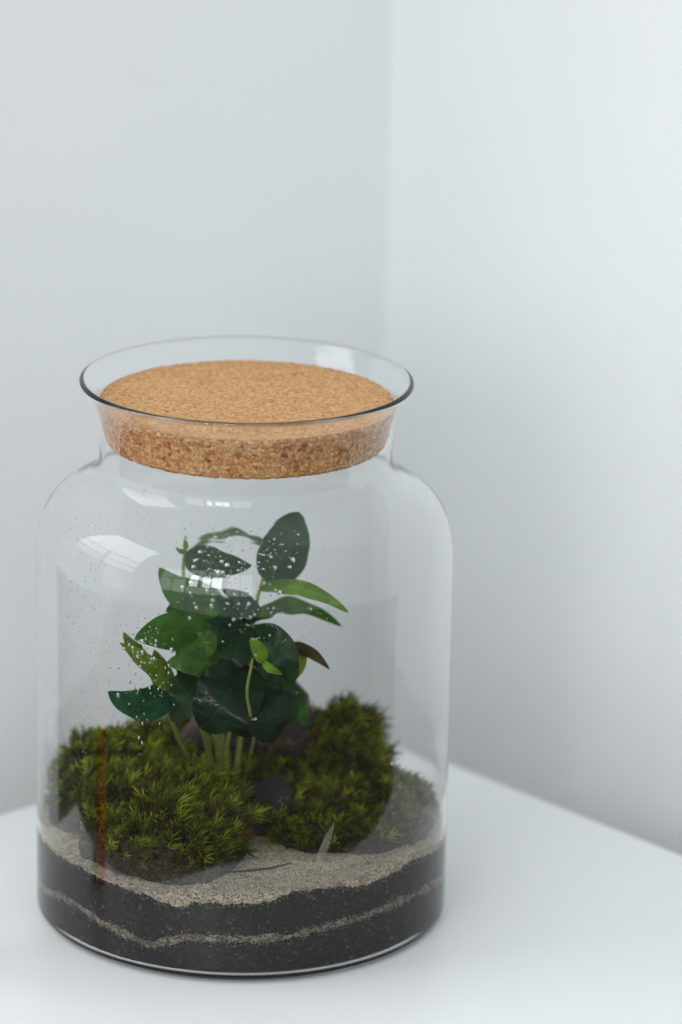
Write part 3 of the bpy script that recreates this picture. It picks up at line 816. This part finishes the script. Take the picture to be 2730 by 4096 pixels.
def droplets():
    V = []; F = []
    NA = 8; rings = [(1.0, 0.0), (0.9, 0.38), (0.62, 0.72), (0.28, 0.92)]
    def add(px, py, r, el, dome=0.27):
        h = inner_hit(px, py)
        if h is None: return
        _, X, n = h
        s = np.cross(n, [0, 0, 1]); s /= np.linalg.norm(s); u = np.cross(s, n)
        b0 = len(V); X = X+n*0.00003
        for (q, hh) in rings:
            for a in range(NA):
                t = 2*math.pi*a/NA
                V.append(X+s*(r*q*math.cos(t))+u*(r*el*q*math.sin(t))*(1 if math.sin(t) > 0 else 0.85)+n*(r*hh*dome))
        V.append(X+n*r*dome)
        for k in range(len(rings)-1):
            for a in range(NA):
                a2 = (a+1) % NA
                F.append((b0+k*NA+a, b0+k*NA+a2, b0+(k+1)*NA+a2, b0+(k+1)*NA+a))
        top = b0+len(rings)*NA
        for a in range(NA): F.append((b0+(len(rings)-1)*NA+a, b0+(len(rings)-1)*NA+(a+1) % NA, top))
        F.append(tuple(b0+a for a in reversed(range(NA))))
    R = random.Random(5)
    zones = [((230, 480), (2060, 2900), 230, (0.25, 0.5), 1.8), ((700, 1290), (2110, 2330), 130, (0.25, 0.75), 0.9), ((740, 1330), (2300, 2580), 110, (0.25, 0.8), 1.1),
             ((430, 720), (2450, 2920), 110, (0.25, 0.7), 1.4), ((215, 420), (2920, 3230), 45, (0.2, 0.4), 1.3), ((420, 620), (2920, 3120), 26, (0.2, 0.45), 1.3),
             ((690, 1000), (2140, 2420), 110, (0.2, 0.45), 1.0), ((420, 640), (2440, 2760), 50, (0.2, 0.45), 1.3), ((1540, 1620), (2660, 2770), 14, (0.3, 0.5), 1.8), ((1180, 1560), (2100, 3000), 30, (0.2, 0.35), 1.2), ((400, 800), (1830, 2150), 40, (0.2, 0.35), 1.6)]
    for (x0, x1), (y0, y1), cnt, (r0, r1), el in zones:
        for _ in range(cnt):
            cx = R.triangular(x0, x1, (x0+x1)/2); cyy = R.uniform(y0, y1)
            add(cx, cyy, (r0+(r1-r0)*R.random()**2.2)*0.00074, el*R.uniform(0.8, 1.25))
    for px, py, r in ((775, 2270, 1.1), (875, 2290, 1.3), (910, 2262, 1.2), (780, 2245, .9), (935, 2478, 1.0), (920, 2500, .7), (1020, 2395, .8), (1100, 2270, 1.0), (1160, 2270, .9), (1085, 2230, .8), (1130, 2180, .8), (560, 2950, 1.0), (572, 2970, .9), (500, 2595, 1.0), (535, 2590, 1.0), (555, 2610, .8), (1020, 2875, 1.0), (1562, 3055, 0.8), (1022, 2620, .7)):
        add(px, py, r*0.0008, 1.15)
    for _ in range(46):
        zx = R.choice([((720, 1250), (2130, 2480)), ((440, 700), (2500, 2880))])
        add(R.uniform(*zx[0]), R.uniform(*zx[1]), R.uniform(0.5, 0.95)*0.001, R.uniform(0.9, 1.6), 0.5)
    me = mesh('water_droplets', V, F)
    tag(obj('water_droplets', me, M_water), 'small water droplets of condensation on the inside of the jar', 'condensation', kind='stuff')
droplets()

# ------------------------------------------------------------------ candles standing just left of the picture: their streaks are reflected in the jar
def mat_wax(name, col):
    t = NT(name); d = t.n('ShaderNodeBsdfPrincipled', i_Roughness=0.45)
    tc = t.n('ShaderNodeTexCoord'); w = t.n('ShaderNodeTexNoise', i_Scale=160.0, i_Detail=2.0); t.l(tc.outputs['Object'], w.inputs['Vector'])
    rp = t.ramp(w.outputs['Fac'], [(0.3, tuple(c*0.8 for c in col)), (0.7, col)]); t.l(rp.outputs[0], d.inputs['Base Color'])
    d.inputs['Subsurface Weight'].default_value = 0.7; d.inputs['Subsurface Radius'].default_value = (1.0, 0.25, 0.2); d.inputs['Subsurface Scale'].default_value = 0.008
    t.l(d.outputs[0], t.out.inputs[0]); return t.m
def candle(label, x, y, r, h, col):
    root = empty('candle', (x, y, 0.0)); tag(root, label, 'candle')
    m = mat_wax('wax', col)
    prof = [(0.0003, 0.0005), (r*1.02, 0.0005), (r*1.03, 0.003)] + [(r*(1-0.10*k), 0.003+(h-0.006)*k) for k in np.linspace(0.05, 1, 8)] + [(r*0.84, h-0.001), (r*0.6, h), (0.0003, h-0.0005)]
    me = lathe('wax_body', prof, 40); o = obj('wax_body', me, m, root); o.matrix_parent_inverse = Matrix.Identity(4)
    wick = tube('wick', [(0, 0, h-0.001), (0.0004, 0, h+0.005), (0.0012, 0, h+0.010)], [0.0007, 0.0007, 0.0005], M_root, root, seg=6)
    wick.matrix_parent_inverse = Matrix.Identity(4)
candle('slim red candle standing left of the jar, reflected as a red streak', -0.157, -0.0793, 0.0072, 0.138, (0.90, 0.03, 0.012))
candle('very thin green candle next to the red candle left of the jar', -0.157, -0.0684, 0.0034, 0.135, (0.05, 0.40, 0.08))
